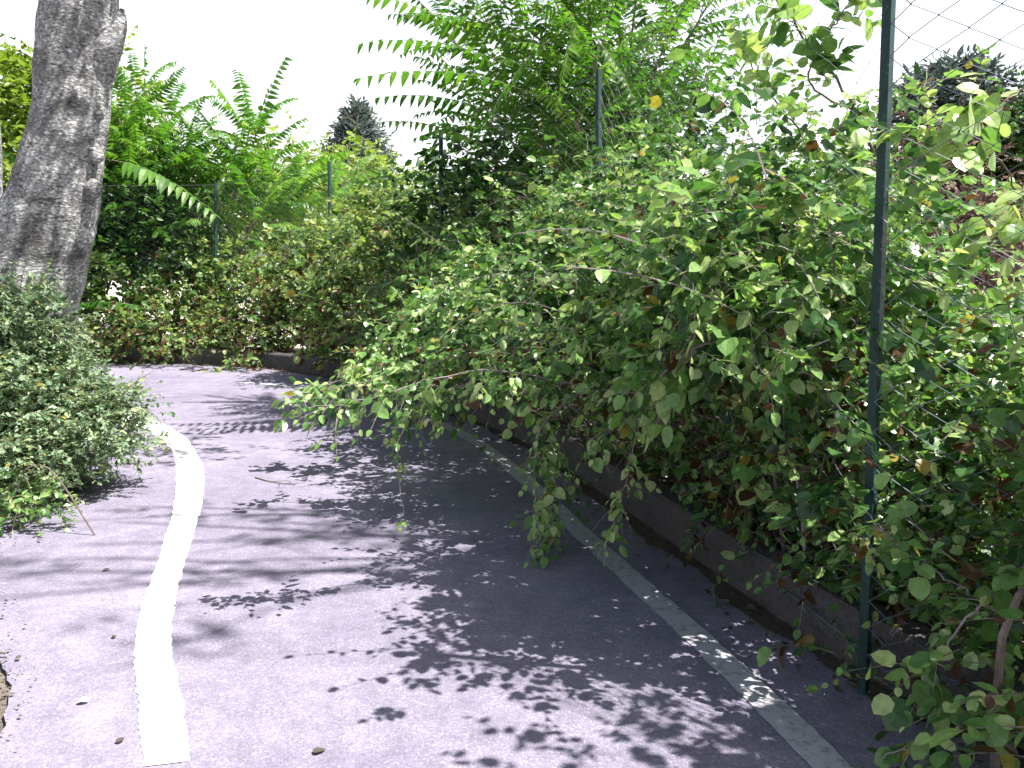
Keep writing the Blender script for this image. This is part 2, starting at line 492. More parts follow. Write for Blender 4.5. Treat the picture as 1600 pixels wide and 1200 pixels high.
# painted lines
CL = [(1190, 222, 298), (1145, 219, 291), (1100, 217, 285), (1060, 213, 277), (1030, 210, 269), (990, 214, 268), (960, 219, 270), (930, 227, 276), (880, 246, 288),
      (830, 262, 304), (800, 270, 313), (775, 274, 317), (755, 275, 319), (735, 275, 318), (718, 273, 312), (702, 268, 303), (688, 252, 294), (675, 232, 277), (664, 212, 258), (655, 184, 232), (648, 160, 206), (642, 130, 180)]
def on(z, x, y): return G(x, y, z)
a_ = np.array([G(x0, y) for y, x0, x1 in CL]); a_[0] = G(226, 1198); b_2 = np.array([G(x1, y) for y, x0, x1 in CL])
sheet('centre_line', a_, b_2, .004, M['paint'], 200, 3, jl=.004, jr=.004)
EL = [(1290, 1190), (1180, 1082), (1080, 988), (985, 902), (900, 825), (832, 760), (762, 703), (700, 668), (630, 643), (560, 622), (480, 607), (380, 598)]
e = np.vstack([G(1420, 1320),  np.array([G(x, y) for x, y in EL])])
e = spline(e, 120); et = nrm(np.gradient(e, axis=0)); en = np.stack([et[:, 1], -et[:, 0], 0 * et[:, 0]], -1)
sheet('edge_line', e - en * .065, e + en * .065, .004, M['shaded_oldpaint'], 120, 3, jl=.003, jr=.003)

# ------------------------------------------------------------------ low wall
prof = [(0, -.05), (.0, .215), (.02, .24), (.14, .24), (.16, .215), (.16, -.05)]
rings = []
for d, z in prof:
    q = wallc + outn * d; q[:, 2] = z + np.array([.012 * mnoise.noise((float(p[0]) * 1.5, float(p[1]) * 1.5, z * 7)) for p in q])
    rings.append(q)
g = np.stack(rings, 1); n, k = g.shape[:2]
i, j = np.meshgrid(np.arange(n - 1), np.arange(k - 1), indexing='ij'); q = i * k + j
wf = np.stack([q, q + k, q + k + 1, q + 1], -1).reshape(-1, 4)
wl = link('low_wall', mesh_np('low_wall', g.reshape(-1, 3), wf, M['concrete']))
tag(wl, 'low grey concrete kerb wall curving along the outer edge of the path', 'low wall')

# ------------------------------------------------------------------ chain link fence
fence = thing('chain_link_fence', 'tall green wire mesh fence on angle iron posts running through the thicket', 'fence', (FX[1][0], FX[1][1], 0))
def angle_post(b, t, face, arm=.042, th=.006):
    b, t = np.array(b, float), np.array(t, float)
    ax = nrm(t - b)
    c = nrm(np.array([*face, 0.]))                       # corner points this way
    s = nrm(np.cross(np.array([0, 0, 1.]), c))
    d1 = nrm(-c * .75 + s * .75); d2 = nrm(-c * .75 - s * .75) * .72
    pts = [0 * c, d1 * arm, d1 * arm + d2 * th, d1 * th + d2 * th, d2 * arm + d1 * th, d2 * arm]
    v = np.vstack([[b + p for p in pts], [t + p for p in pts]])
    f = [(i, (i + 1) % 6, 6 + (i + 1) % 6, 6 + i) for i in range(6)] + [(3, 2, 1, 0), (5, 4, 3, 0), (6, 7, 8, 9), (6, 9, 10, 11)]
    return v, np.array(f)
tops = [None, P(1397, -40, 3.0), P(935, 108, 7.0), P(688, 205, 10.3), P(513, 252, 13.3), P(336, 285, 14.9), None, None]
PT, PB = [], []
for i, (x, y) in enumerate(FX):
    b = np.array([x, y, 0.0]); t = tops[i] if tops[i] is not None else np.array([x, y, 3.0])
    if i == 1: t = P(1393, -0, 3.0); b = P(1352, 1085, 3.02); t = b + (t - b) * 1.22
    t = t.copy()
    PB.append(b); PT.append(t)
for i in range(len(FX)):
    face = (.04, -1.)                                    # every post has its corner towards the path
    v, f = angle_post(PB[i], PT[i], face)
    link('post', mesh_np('post', v, f, M['post']), fence)
def panel(i, j, wz=.09, hz=.052, r=.0025):
    b0, b1, t0, t1 = PB[i], PB[j], PT[i], PT[j]
    b0 = b0 + [0, 0, .1]; b1 = b1 + [0, 0, .1]
    Ln = np.linalg.norm(b1 - b0); H = min(np.linalg.norm(t0 - b0), np.linalg.norm(t1 - b1)) - .05
    nw = int(Ln / wz) + 1; nh = int(H / hz)
    u = (np.arange(nw)[:, None] * wz + ((np.arange(nh)[None] + np.arange(nw)[:, None]) % 2) * wz * 1.04) / Ln
    vv = (np.arange(nh) * hz / H)[None].repeat(nw, 0)
    u = np.clip(u, 0, 1)
    bot = b0 + (b1 - b0) * u[..., None]; top = t0 + (t1 - t0) * u[..., None]
    p = bot + (top - bot) * vv[..., None]
    nn = nrm(np.cross(b1 - b0, [0, 0, 1.]))
    p += nn * (.004 * np.where(np.arange(nh) % 2 == 0, 1, -1))[None, :, None]
    sag = .02 * np.sin(u * 9 + vv * 5)
    p += nn * sag[..., None]
    v, f = tubes(p, np.full(p.shape[:2], r), 4)
    parts = [(v, f)]
    for fr in (.02, .985):
        w = np.linspace(0, 1, 14)
        bb = b0 + (b1 - b0) * w[:, None]; tt = t0 + (t1 - t0) * w[:, None]
        q = bb + (tt - bb) * fr; q[:, 2] -= .02 * np.sin(w * math.pi)
        parts.append(tubes(q, np.full(14, .0022), 4))
    v, f = merge(parts)
    link('mesh_panel', mesh_np('mesh_panel', v, f, M['wire']), fence)
for i in range(len(FX) - 1): panel(i, i + 1, r=.0027 if i == 0 else .0013)

# ------------------------------------------------------------------ shrubs
def lobe_sprigs(lobes, n, L, nl, size, shape=OVATE, clump=.16, reject=None, droop=.3, outw=.8, shell=.16, upb=.9, **kw):
    """leafy twigs gathered in clumps over a set of ellipsoid lobes (centre, radii)"""
    A = np.array([l[1][0] * l[1][1] + l[1][1] * l[1][2] + l[1][0] * l[1][2] for l in lobes]); A = A / A.sum()
    nc = max(8, n // 9)
    li = R.choice(len(lobes), nc, p=A)
    c = np.array([l[0] for l in lobes])[li]; r = np.array([l[1] for l in lobes])[li]
    u = sph(nc); rf = 1 - np.abs(R.normal(0, shell, nc)) + R.normal(0, .07, nc)
    cc = c + u * r * rf[:, None]
    pick = R.integers(0, nc, n)
    o = cc[pick] + R.normal(0, clump, (n, 3))
    d = u[pick] * outw + R.normal(0, .55, (n, 3)) + np.array([0, 0, .25])
    d[:, 2] *= .75
    keep = o[:, 2] > .08
    if reject is not None: keep &= ~reject(o)
    o, d = o[keep], d[keep]
    return sprays(o, d, L * np.clip(R.normal(1, .25, len(o)), .4, 1.8), nl, size, droop, shape, upb=upb, **kw)

def stems_to(lobes, base, n, r0=.012, wob=.1):
    paths, rads = [], []
    for _ in range(n):
        l = lobes[R.integers(0, len(lobes))]
        e_ = np.array(l[0]) + sph(1)[0] * np.array(l[1]) * .75
        b = np.array(base) + R.normal(0, .18, 3) * [1.6, 1.6, 0]
        m1 = b * .6 + e_ * .4 + [0, 0, .25] + R.normal(0, wob, 3); m2 = b * .25 + e_ * .75 + [0, 0, .2] + R.normal(0, wob, 3)
        paths.append(spline([b, m1, m2, e_], 12)); r = r0 * (.5 + R.random())
        rads.append(np.linspace(r, r * .25, 12))
    return tubes(np.array(paths), np.array(rads), 5)

def along(pts, n_sub, L, nl, size, shape=OVATE, droop=.4, tw=.0018, frm=.1, **kw):
    """side twigs with leaves along a given branch polyline"""
    c = spline(pts, 60)
    ti = (R.uniform(frm, 1., n_sub) * 59).astype(int)
    o = c[ti]
    e_ = nrm(np.gradient(c, axis=0))[ti]
    d = e_ * .7 + sph(n_sub) * .75 + np.array([0, 0, .08])
    return sprays(o, d, L * np.clip(R.normal(1, .3, n_sub), .3, 1.8) * np.linspace(1, 1, n_sub), nl, size, droop, shape, tw=tw, **kw)

def branch_part(parent, pts, r0, r1, n_sub, L, nl, size, mat_leaf, name='arching_branch', wood='cane', frm=.1, shape=OVATE, droop=.45, base=.5):
    c = spline(pts, 26)
    c[1:-1] += R.normal(0, .006, (24, 3))
    br = None
    parts = [tubes(c, np.linspace(r0, r1, 26), 6)]
    gl = along(pts, n_sub, L, nl, size, shape, droop, frm=frm)
    parts += sprig_twigs([gl], 6)
    v, f = merge(parts)
    br = link(name, mesh_np(name, v, f, M[wood]), parent)
    lf = build_foliage('leaves', [gl], M[mat_leaf], br, base=base)
    lf.location = (0, 0, 0)
    return br

CROWD = 'shrubs of the thicket along the fence'
def shrub(name, label, base, lobes, n, L, nl, size, mat='hedge', cat='shrub', shape=OVATE, shoots=14, reject=None, nst=16, deadz=None, group=CROWD, basev=.42, clump=.16, twig_mat='twig', droop=.3, shootL=.7, upb=.55, shell=.16):
    t = thing(name, label, cat, base, group)
    mix_ = [(shape, 1.)] if shape is SMALL else [(shape, .5), (OVATE2, .25), (ROUND2, .25)]
    gs = [lobe_sprigs(lobes, int(n * w_), L, nl, size * q_, sh_, clump, reject, droop, upb=upb, shell=shell) for (sh_, w_), q_ in zip(mix_, (1., .95, 1.05))]
    nb = len(gs)
    # long loose shoots breaking the outline
    if shoots:
        li = R.integers(0, len(lobes), shoots)
        c = np.array([lobes[k][0] for k in li]); r = np.array([lobes[k][1] for k in li])
        u = sph(shoots); u[:, 2] = np.abs(u[:, 2]) * .9 + .1; u = nrm(u)
        o = c + u * r * .8
        if reject is not None:
            k = ~reject(o); o, u = o[k], u[k]
        d = u + np.array([0, 0, .5])
        gs.append(sprays(o, d, shootL * np.clip(R.normal(1, .3, len(o)), .4, 1.7), 16, size * .95, .55, shape, k=8, tw=.0045))
    build_foliage('foliage', gs, M[mat], t, dead=deadz, base=basev)
    parts = sprig_twigs(gs[:nb], 3)
    v, f = merge(parts)
    w2 = [(v, f)]
    if shoots: w2 += sprig_twigs(gs[nb:], 3)
    w2.append(stems_to(lobes, base, nst, size * .18 if size > .05 else .004))
    v, f = merge(w2)
    link('branches', mesh_np('branches', v, f, M[twig_mat]), t)
    return t

def dead_low(z0, z1, pmax, pmin=.02):
    return lambda p: pmin + (pmax - pmin) * np.clip((z1 - p[:, 2]) / (z1 - z0), 0, 1)

def front_of_wall(o):
    """signed distance in front of the wall (positive = over the path)"""
    d = ((o[:, None, :2] - wallc[None, ::2, :2]) ** 2).sum(-1)
    k = d.argmin(1) * 2
    return -((o[:, :2] - wallc[k, :2]) * outn[k, :2]).sum(1)

def under(zmin_at_wall, slope=0.15):        # nothing low down in front of the wall
    return lambda o: (front_of_wall(o) > -.05) & (o[:, 2] < zmin_at_wall - slope * np.maximum(front_of_wall(o), 0))

LS = .062
# right of the near post
hA = shrub('leafy_shrub', 'sunlit round-leaved shrub right of the nearest post, filling the right edge', (2.5, 3.9, .15),
           [((1.68, 3.6, .9), (.36, .5, .5)), ((2.5, 3.8, .42), (.6, .5, .4)), ((3.3, 4.2, .3), (.7, .6, .4)), ((1.75, 3.3, .6), (.4, .5, .5)), ((2.3, 3.2, .4), (.7, .5, .4)), ((1.85, 2.75, .72), (.34, .3, .42)), ((2.1, 2.25, 1.8), (.28, .28, .3)), ((2.15, 2.15, 2.3), (.4, .35, .45)), ((1.85, 2.05, 2.6), (.3, .3, .3)), ((2.5, 2.1, 1.9), (.4, .35, .5))],  # high lobes at the end: unseen foliage added to shade the near path
           2300, .2, 8, .05, shape=ROUND, shoots=8, shootL=.45, deadz=dead_low(.2, 1.3, .16))
hA2 = shrub('leafy_shrub', 'small low shrub with glossy leaves in the bottom right corner', (1.9, 2.35, .0),
            [((1.85, 2.42, .8), (.36, .34, .5)), ((2.1, 2.0, .5), (.5, .4, .5)), ((1.62, 2.28, .28), (.26, .22, .25)), ((2.3, 2.2, 1.3), (.4, .35, .5)), ((1.95, 2.6, 1.0), (.28, .28, .3))],  # tallest lobe is out of view, added to shade the near path
            560, .22, 7, .058, shape=ROUND, shoots=8, shootL=.45, deadz=dead_low(.0, .8, .1), nst=10)
hB = shrub('leafy_shrub', 'shrub between the nearest post and the drooping sprays, dark and hollow underneath', (1.95, 4.3, .15),
           [((1.5, 3.9, 1.72), (.45, .5, .36)), ((1.5, 4.8, 1.75), (.42, .6, .38)), ((1.02, 3.95, 1.5), (.45, .45, .28)), ((1.1, 4.75, 1.5), (.5, .5, .3)),
            ((.62, 4.3, 1.27), (.36, .42, .22)), ((.72, 5.0, 1.12), (.36, .4, .22)), ((1.3, 3.5, 1.2), (.3, .3, .22)), ((2.1, 4.6, .8), (.3, 1.1, .6)), ((2.6, 4.5, .65), (.4, 1.1, .5)), ((1.85, 5.2, 1.5), (.35, .5, .4)), ((1.02, 3.2, 1.72), (.28, .28, .25)), ((.9, 3.4, 1.42), (.28, .3, .2)), ((1.72, 4.2, .7), (.2, .9, .45)), ((1.38, 4.0, .5), (.22, .75, .32)), ((1.2, 4.8, .5), (.22, .7, .32))],
           3600, .21, 8, .054, shoots=30, reject=under(1.0, .1), deadz=dead_low(.3, 1.5, .35), nst=40, basev=.46, twig_mat='cane', shell=.2)
hC = shrub('leafy_shrub', 'wide shrub whose long arching canes hang out over the kerb and the dark shadow', (1.6, 6.0, .15),
           [((1.2, 6.2, 1.85), (.55, .7, .42)), ((1.0, 5.6, 1.7), (.5, .5, .38)), ((.5, 5.7, 1.4), (.5, .55, .28)), ((.65, 6.6, 1.5), (.5, .5, .32)),
            ((.08, 5.6, 1.1), (.38, .45, .22)), ((.32, 5.05, .98), (.36, .36, .2)), ((-.05, 6.3, 1.1), (.42, .45, .22)), ((1.75, 6., .7), (.35, 1., .6)), ((2.35, 6.1, 1.1), (.45, 1., .9)), ((1.3, 5.8, .75), (.2, .9, .4)), ((.9, 5.8, .48), (.22, .8, .3))],
           3400, .22, 8, .051, shoots=34, reject=under(.8, .12), deadz=dead_low(.3, 1.4, .25), nst=34, twig_mat='cane', shell=.2)
hD = shrub('leafy_shrub', 'shrub below the large pinnate tree, its outer twigs reaching left over the path', (1.1, 7.7, .15),
           [((.9, 8.0, 1.9), (.7, .8, .48)), ((.5, 7.3, 1.7), (.55, .5, .42)), ((.0, 7.3, 1.35), (.52, .55, .3)), ((-.05, 8.2, 1.5), (.55, .6, .38)),
            ((-.5, 7.2, .98), (.42, .45, .22)), ((-.7, 8.1, .95), (.4, .5, .26)), ((1.2, 7.8, .7), (.4, 1., .6)), ((1.9, 8.0, 1.1), (.45, 1., .9))],
           2900, .24, 8, .055, shoots=30, reject=under(.6, .1), deadz=dead_low(.3, 1.4, .25), nst=30, twig_mat='cane', shell=.2)
hE = shrub('leafy_shrub', 'mid green thicket shrub in front of the dark slender post', (.2, 9.9, .15),
           [((.1, 10.3, 1.85), (.8, .8, .6)), ((-.35, 9.6, 1.6), (.65, .6, .48)), ((-.85, 9.4, 1.25), (.6, .6, .35)), ((-1.3, 9.2, .85), (.5, .5, .26)), ((.2, 9.9, .6), (.6, 1., .6))],
           1900, .28, 8, .062, 'bramble', shoots=26, deadz=dead_low(.3, 1.6, .25), nst=26, basev=.45, twig_mat='cane', shell=.2)
hF = shrub('bramble_bush', 'tall sprawling bramble between the dark post and the slim post left of it', (-1.4, 12.0, .15),
           [((-1.5, 12.0, 1.7), (.9, .7, .7)), ((-.9, 12.2, 1.9), (.9, .8, .8)), ((-2.0, 11.9, 1.1), (.8, .5, .5)), ((-1.9, 11.6, .65), (.8, .4, .4))],
           1300, .32, 8, .08, 'bramble', 'bush', shoots=26, deadz=dead_low(.3, 2., .25), nst=20, basev=.5, shell=.22)
hG = shrub('bramble_bush', 'yellowing bramble with brown dead leaves around the foot of the slim post', (-3.2, 14.3, .15),
           [((-3.2, 14.1, 1.25), (1.1, .5, .6)), ((-2.5, 14.4, 1.6), (1.0, .6, .7)), ((-3.5, 13.75, .7), (1.1, .35, .4)), ((-2.4, 13.5, .5), (.5, .35, .35))],
           1150, .34, 8, .085, 'bramble', 'bush', shoots=22, deadz=dead_low(.3, 2.2, .35), nst=20, basev=.52, shell=.22)
hH = shrub('bramble_bush', 'bramble on the far bend with sunlit gaps, below the young pinnate tree', (-5.2, 15.3, .15),
           [((-5.2, 15.2, 1.15), (1.3, .5, .55)), ((-5., 15.7, 1.4), (1.3, .6, .6)), ((-5.3, 13.72, .36), (1.5, .26, .3)), ((-3.9, 13.2, .4), (.8, .3, .3)), ((-5.5, 14.6, .6), (1.3, .4, .5)), ((-4.6, 14.4, .45), (.9, .3, .35))],
           1700, .32, 8, .075, 'bramble', 'bush', shoots=20, deadz=dead_low(.3, 2., .3), nst=20, basev=.48, shell=.22)
hI = shrub('bramble_bush', 'shaded dark bramble on the far bend right beside the leaning trunk', (-7.3, 14.9, .15),
           [((-7.3, 14.9, 1.0), (1.3, .5, .7)), ((-8.9, 15.0, 1.1), (1.2, .6, .8)), ((-7.6, 13.95, .34), (1.5, .22, .28)), ((-7.2, 14.4, .5), (1.4, .35, .5)), ((-8.6, 14.6, .6), (1.2, .35, .5))],
           1300, .34, 8, .09, 'bramble', 'bush', shoots=10, deadz=dead_low(.3, 2., .2), nst=18, basev=.4)

# arching and hanging branches measured in the photo
def PP(*a): return [P(x, y, Y) for x, y, Y in a]
branch_part(hC, PP((1060, 560, 6.1), (970, 540, 5.9), (840, 528, 5.6), (720, 556, 5.5), (600, 590, 5.5), (495, 612, 5.6)), .010, .003, 75, .22, 7, .06, 'hedge', frm=.2, base=.55)
branch_part(hC, PP((1040, 640, 4.9), (960, 612, 4.6), (880, 598, 4.4), (770, 578, 4.1), (660, 600, 3.95), (560, 628, 3.85), (470, 640, 3.8)), .006, .0018, 60, .13, 6, .042, 'hedge', frm=.15, base=.55)
branch_part(hC, PP((1000, 520, 5.9), (900, 540, 5.5), (800, 575, 5.3), (700, 610, 5.3), (640, 640, 5.3)), .007, .002, 60, .2, 7, .058, 'hedge', frm=.1, base=.5)
branch_part(hD, PP((820, 500, 7.2), (720, 520, 6.8), (620, 560, 6.6), (540, 590, 6.5), (450, 632, 6.5)), .008, .002, 60, .22, 7, .06, 'hedge', frm=.15, base=.55)
branch_part(hD, PP((760, 450, 7.6), (660, 480, 7.4), (600, 530, 7.3), (540, 575, 7.3)), .008, .003, 46, .22, 7, .06, 'hedge', frm=.1, base=.55)
branch_part(hC, PP((960, 520, 5.6), (900, 590, 5.2), (868, 650, 5.0), (862, 720, 4.8), (872, 780, 4.7), (866, 830, 4.6)), .008, .002, 52, .17, 6, .056, 'hedge', 'hanging_branch', frm=.15, droop=.6, base=.62)
branch_part(hC, PP((930, 600, 5.0), (850, 660, 4.85), (835, 740, 4.7), (842, 830, 4.5), (850, 905, 4.4)), .004, .0012, 20, .13, 5, .052, 'hedge', 'hanging_branch', frm=.15, droop=.6, base=.6)
branch_part(hB, PP((1080, 560, 4.7), (1040, 590, 4.5), (985, 640, 4.4), (920, 690, 4.3)), .006, .002, 36, .17, 6, .06, 'hedge', frm=.1, base=.6)
branch_part(hB, PP((1010, 560, 4.6), (1000, 640, 4.4), (985, 720, 4.35), (970, 780, 4.3), (955, 832, 4.25)), .004, .0012, 22, .09, 5, .045, 'hedge', 'hanging_branch', frm=.2, droop=.7, base=.7)
branch_part(hB, PP((1180, 520, 4.1), (1120, 545, 3.9), (1060, 575, 3.8), (1020, 600, 3.8)), .007, .002, 26, .18, 6, .075, 'hedge', frm=.1, base=.7)
branch_part(hD, PP((680, 570, 6.2), (625, 620, 5.9), (622, 700, 5.4), (626, 770, 5.1), (633, 828, 4.85)), .003, .0008, 14, .06, 4, .04, 'hedge', 'hanging_branch', frm=.3, droop=.7, base=.75)
branch_part(hG, PP((400, 500, 13.6), (370, 560, 13.), (320, 590, 12.5), (300, 618, 11.8)), .007, .002, 26, .25, 7, .07, 'bramble', frm=.2, base=.6)
branch_part(hB, PP((1400, 600, 3.9), (1330, 540, 3.65), (1280, 505, 3.5), (1220, 493, 3.45), (1165, 508, 3.45), (1080, 552, 3.5), (1030, 590, 3.5)), .012, .004, 26, .18, 6, .075, 'hedge', frm=.5)
branch_part(hB, PP((1350, 430, 3.6), (1270, 445, 3.4), (1190, 452, 3.4), (1120, 440, 3.4)), .005, .002, 14, .18, 6, .07, 'hedge', frm=.1)
branch_part(hB, PP((1390, 330, 3.9), (1345, 190, 3.7), (1310, 130, 3.6), (1260, 60, 3.6), (1205, -10, 3.6)), .008, .003, 20, .17, 5, .066, 'hedge', 'upright_branch', 'twig', frm=.35, shape=ROUND, base=.7)
branch_part(hB, PP((1340, 180, 3.75), (1265, 130, 3.7), (1290, 60, 3.6), (1330, 0, 3.55), (1370, -60, 3.5)), .005, .002, 14, .16, 5, .064, 'hedge', 'upright_branch', 'twig', frm=.2, shape=ROUND, base=.7)
branch_part(hB, PP((1290, 250, 4.0), (1220, 170, 3.9), (1180, 110, 3.8), (1150, 60, 3.8)), .005, .002, 10, .16, 5, .066, 'hedge', 'upright_branch', 'twig', frm=.2, shape=ROUND, base=.7)
branch_part(hA, PP((1600, 330, 3.6), (1560, 250, 3.3), (1500, 230, 3.1), (1440, 222, 3.0), (1405, 215, 2.95)), .004, .0015, 7, .12, 5, .07, 'hedge', 'upright_branch', 'twig', frm=.35, shape=ROUND, base=.8)
branch_part(hA, PP((1700, 260, 3.3), (1610, 150, 3.1), (1560, 160, 3.0), (1515, 155, 2.95)), .004, .0015, 7, .12, 5, .07, 'hedge', 'upright_branch', 'twig', frm=.3, shape=ROUND, base=.8)
branch_part(hA, PP((1680, 420, 3.3), (1600, 310, 3.1), (1570, 330, 3.0), (1530, 370, 3.0)), .004, .0015, 8, .12, 5, .065, 'hedge', 'upright_branch', 'twig', frm=.3, shape=ROUND, base=.8)
branch_part(hA2, PP((1560, 960, 2.6), (1500, 915, 2.65), (1430, 875, 2.7), (1365, 818, 2.75)), .004, .0015, 6, .08, 3, .06, 'hedge', 'arching_branch', 'cane', frm=.3, shape=ROUND)
branch_part(hA2, PP((1640, 850, 2.5), (1560, 920, 2.5), (1480, 1010, 2.55), (1420, 1090, 2.55)), .006, .002, 12, .1, 4, .06, 'hedge', 'arching_branch', 'cane', frm=.2, shape=ROUND)
branch_part(hA2, PP((1640, 1130, 2.4), (1560, 1100, 2.4), (1480, 1150, 2.4), (1380, 1185, 2.45)), .005, .002, 16, .1, 4, .06, 'hedge', 'arching_branch', 'cane', frm=.2, shape=ROUND)

# ------------------------------------------------------------------ pinnate trees
def fronds(base, tip, pairs=13, llen=.105, sag=.12, width=.06):
    """base, tip (N,3): arching rachis with drooping leaflets"""
    N = len(base); ch = tip - base; L = np.linalg.norm(ch, axis=1)
    t = np.repeat(np.linspace(.16, 1, pairs), 2)[None].repeat(N, 0)
    def curve(tt): return base[:, None] + ch[:, None] * tt[..., None] + np.array([0, 0, 1.]) * (sag * L[:, None] * (4 * tt * (1 - tt)))[..., None]
    p = curve(t); e_ = nrm(curve(t + .02) - curve(t - .02))
    side = nrm(np.cross(e_, np.array([0, 0, 1.]) + R.normal(0, .25, (N, 1, 3))))
    sg = np.where(np.arange(pairs * 2) % 2 == 0, 1., -1.)[None, :, None]
    ax = side * sg * .9 + e_ * .38 + np.array([0, 0, -1.]) * (.25 + .25 * R.random((N, 1, 1))) + R.normal(0, .09, p.shape)
    nz = np.cross(side, e_); nz = nz * np.sign(nz[..., 2:3] + 1e-6) + side * sg * .25 + R.normal(0, .15, p.shape)
    sc = llen * (L[:, None] / .8) * (1.05 - .65 * np.abs(t - .4)) * np.clip(R.normal(1, .1, t.shape), .6, 1.3)
    tv = np.linspace(0, 1, 7)[None].repeat(N, 0)
    return dict(pos=p.reshape(-1, 3), ax=ax.reshape(-1, 3), nz=nz.reshape(-1, 3), sc=sc.reshape(-1), shape=LANCE, nl=pairs * 2,
                path=curve(tv), rad=np.linspace(.005, .0015, 7)[None].repeat(N, 0))

def whorl(c, up, n, L, el=(.1, .8)):
    a = np.arange(n) * 2.399 + R.random() * 6; z = np.linspace(el[0], el[1], n) + R.normal(0, .1, n)
    d = nrm(np.stack([np.cos(a), np.sin(a), z], -1) + np.asarray(up) * .25)
    b = c - np.asarray(up) * (np.linspace(.5, 0, n) ** 1.2)[:, None] * .9
    l = L * np.clip(R.normal(1, .13, n), .6, 1.3)
    return b, b + d * l[:, None]

PIN = 'pinnate-leaved young trees behind the fence'
def pinnate_tree(label, base, branches, extra, n_each, L, base_v=.45, el=(-.15, .9), llen=.105):
    """branches: list of point lists ending in leaf whorls; extra: explicit fronds (base, tip)"""
    t = thing('pinnate_tree', label, 'tree', base, PIN)
    parts, B, T = [], [], []
    for pts, r0 in branches:
        c = spline(pts, 18); parts.append(tubes(c, np.linspace(r0, r0 * .35, 18), 7))
        up = nrm(c[-1] - c[-4])
        for fr, nn in ((17, n_each), (11, n_each // 2)):
            b, q = whorl(c[fr], up, nn, L, el); B.append(b); T.append(q)
    B, T = np.vstack(B), np.vstack(T)
    gs = [fronds(B, T, 13, llen)]
    if extra:
        gs.append(fronds(np.array([a for a, b in extra]), np.array([b for a, b in extra]), 14, llen, .08))
    v, f = merge(parts); link('trunk', mesh_np('trunk', v, f, M['stem'], smooth=True), t)
    v, f = merge(sprig_twigs(gs, 4)); link('leaf_stalks', mesh_np('leaf_stalks', v, f, M['stem']), t)
    build_foliage('crown', gs, M['ail'], t, base=base_v, sd1=.25)
    return t

# the big one
b0 = np.array([1.1, 9.0, .1])
br = [([b0, b0 + [0, 0, 1.5], P(930, 150, 8.8), P(920, 20, 8.6)], .05)]
for tp, Yb in (((760, 40), 8.6), ((830, 110), 8.4), ((840, -60), 8.3), ((1000, -60), 8.4), ((1040, 60), 8.5), ((900, 190), 8.2), ((740, 170), 8.6), ((1000, 170), 8.6), ((1100, 130), 9.2), ((930, 90), 7.9), ((860, 240), 8.7), ((960, -150), 8.6), ((700, 60), 9.4), ((780, 130), 9.5), ((960, 120), 9.6), ((880, 20), 9.6), ((1060, -40), 9.5), ((720, -60), 9.3), ((860, 180), 9.6), ((800, -130), 8.8), ((1110, 0), 8.8)):
    e_ = P(tp[0], tp[1], Yb)
    s_ = b0 + [0, 0, .9 + .75 * max(0, e_[2] - 1.8)]
    s_ = np.array([b0[0] * .9 + e_[0] * .1, b0[1], min(s_[2], e_[2] - .2)])
    br.append(([b0 + [0, 0, .6], s_, (s_ + e_) / 2 + [0, 0, .02], e_], .02))
ex = []
for b, q, Y in (((790, 100), (580, -8), 8.0), ((800, 105), (566, 68), 7.8), ((840, 150), (562, 122), 7.7), ((800, 190), (592, 152), 7.8), ((820, 60), (628, 28), 8.0),
                ((760, 230), (600, 190), 8.2), ((800, 205), (650, 215), 8.0), ((1050, 60), (1215, 30), 8.4), ((1040, 90), (1190, 100), 8.4), ((1060, 130), (1180, 160), 8.5), ((1050, 20), (1180, -20), 8.5),
                ((900, 40), (870, 170), 7.3), ((930, 60), (1000, 180), 7.4), ((860, 60), (760, 190), 7.5)):
    ex.append((P(b[0], b[1], Y + .3), P(q[0], q[1], Y)))
pinnate_tree('large pinnate-leaved tree at centre top, fronds feathering left against the white sky', b0, br, ex, 13, .82)

def young(label, base, tips, ex, n_each=9, L=.95, llen=.135, **kw):
    base = np.array(base, float)
    br = []
    for x, y, Y in tips:
        e_ = P(x, y, Y); m = np.array([base[0] * .7 + e_[0] * .3, base[1] * .7 + e_[1] * .3, e_[2] * .55])
        br.append(([base, m, e_ * .75 + m * .25, e_], .028))
    pinnate_tree(label, base, br, [(P(*a), P(*b)) for a, b in ex], n_each, L, llen=llen, **kw)
young('young pinnate tree with upswept fronds behind the slim far post', (-5.4, 16.2, .0),
      [(390, 200, 16), (370, 260, 15.8), (430, 290, 16), (340, 300, 16.2), (400, 330, 15.6), (460, 300, 16.5)],
      [((395, 230, 16), (445, 92, 16)), ((390, 220, 16), (330, 125, 16)), ((400, 220, 16), (378, 125, 16)), ((410, 240, 16), (475, 185, 16)), ((420, 250, 16), (490, 220, 15.8)), ((360, 250, 16), (300, 160, 16))])
young('bushy pinnate tree just right of the leaning trunk, one frond erect at its top', (-8.2, 16.8, .0),
      [(215, 150, 16.8), (190, 190, 16.5), (260, 190, 16.6), (300, 230, 16.5), (220, 240, 16), (170, 250, 16.2), (270, 260, 16), (320, 280, 16.2), (200, 300, 15.8), (150, 170, 17)],
      [((225, 170, 16.8), (226, 72, 16.8)), ((240, 170, 16.8), (285, 105, 16.8)), ((290, 225, 16.2), (318, 150, 16.2)), ((175, 250, 14.4), (335, 335, 13.9)), ((190, 160, 16.8), (180, 100, 16.8)),
       ((240, 485, 13.9), (110, 478, 13.6))], 10)
young('spreading pinnate tree behind the bramble, between the two slim far posts', (-4.4, 17.5, 0),
      [(480, 290, 16.8), (450, 330, 16.4), (510, 310, 17), (540, 280, 17.4), (430, 310, 17)],
      [((470, 270, 16.5), (545, 236, 16.2)), ((560, 270, 16.5), (500, 240, 16.2))], 8, .8, base_v=.6)

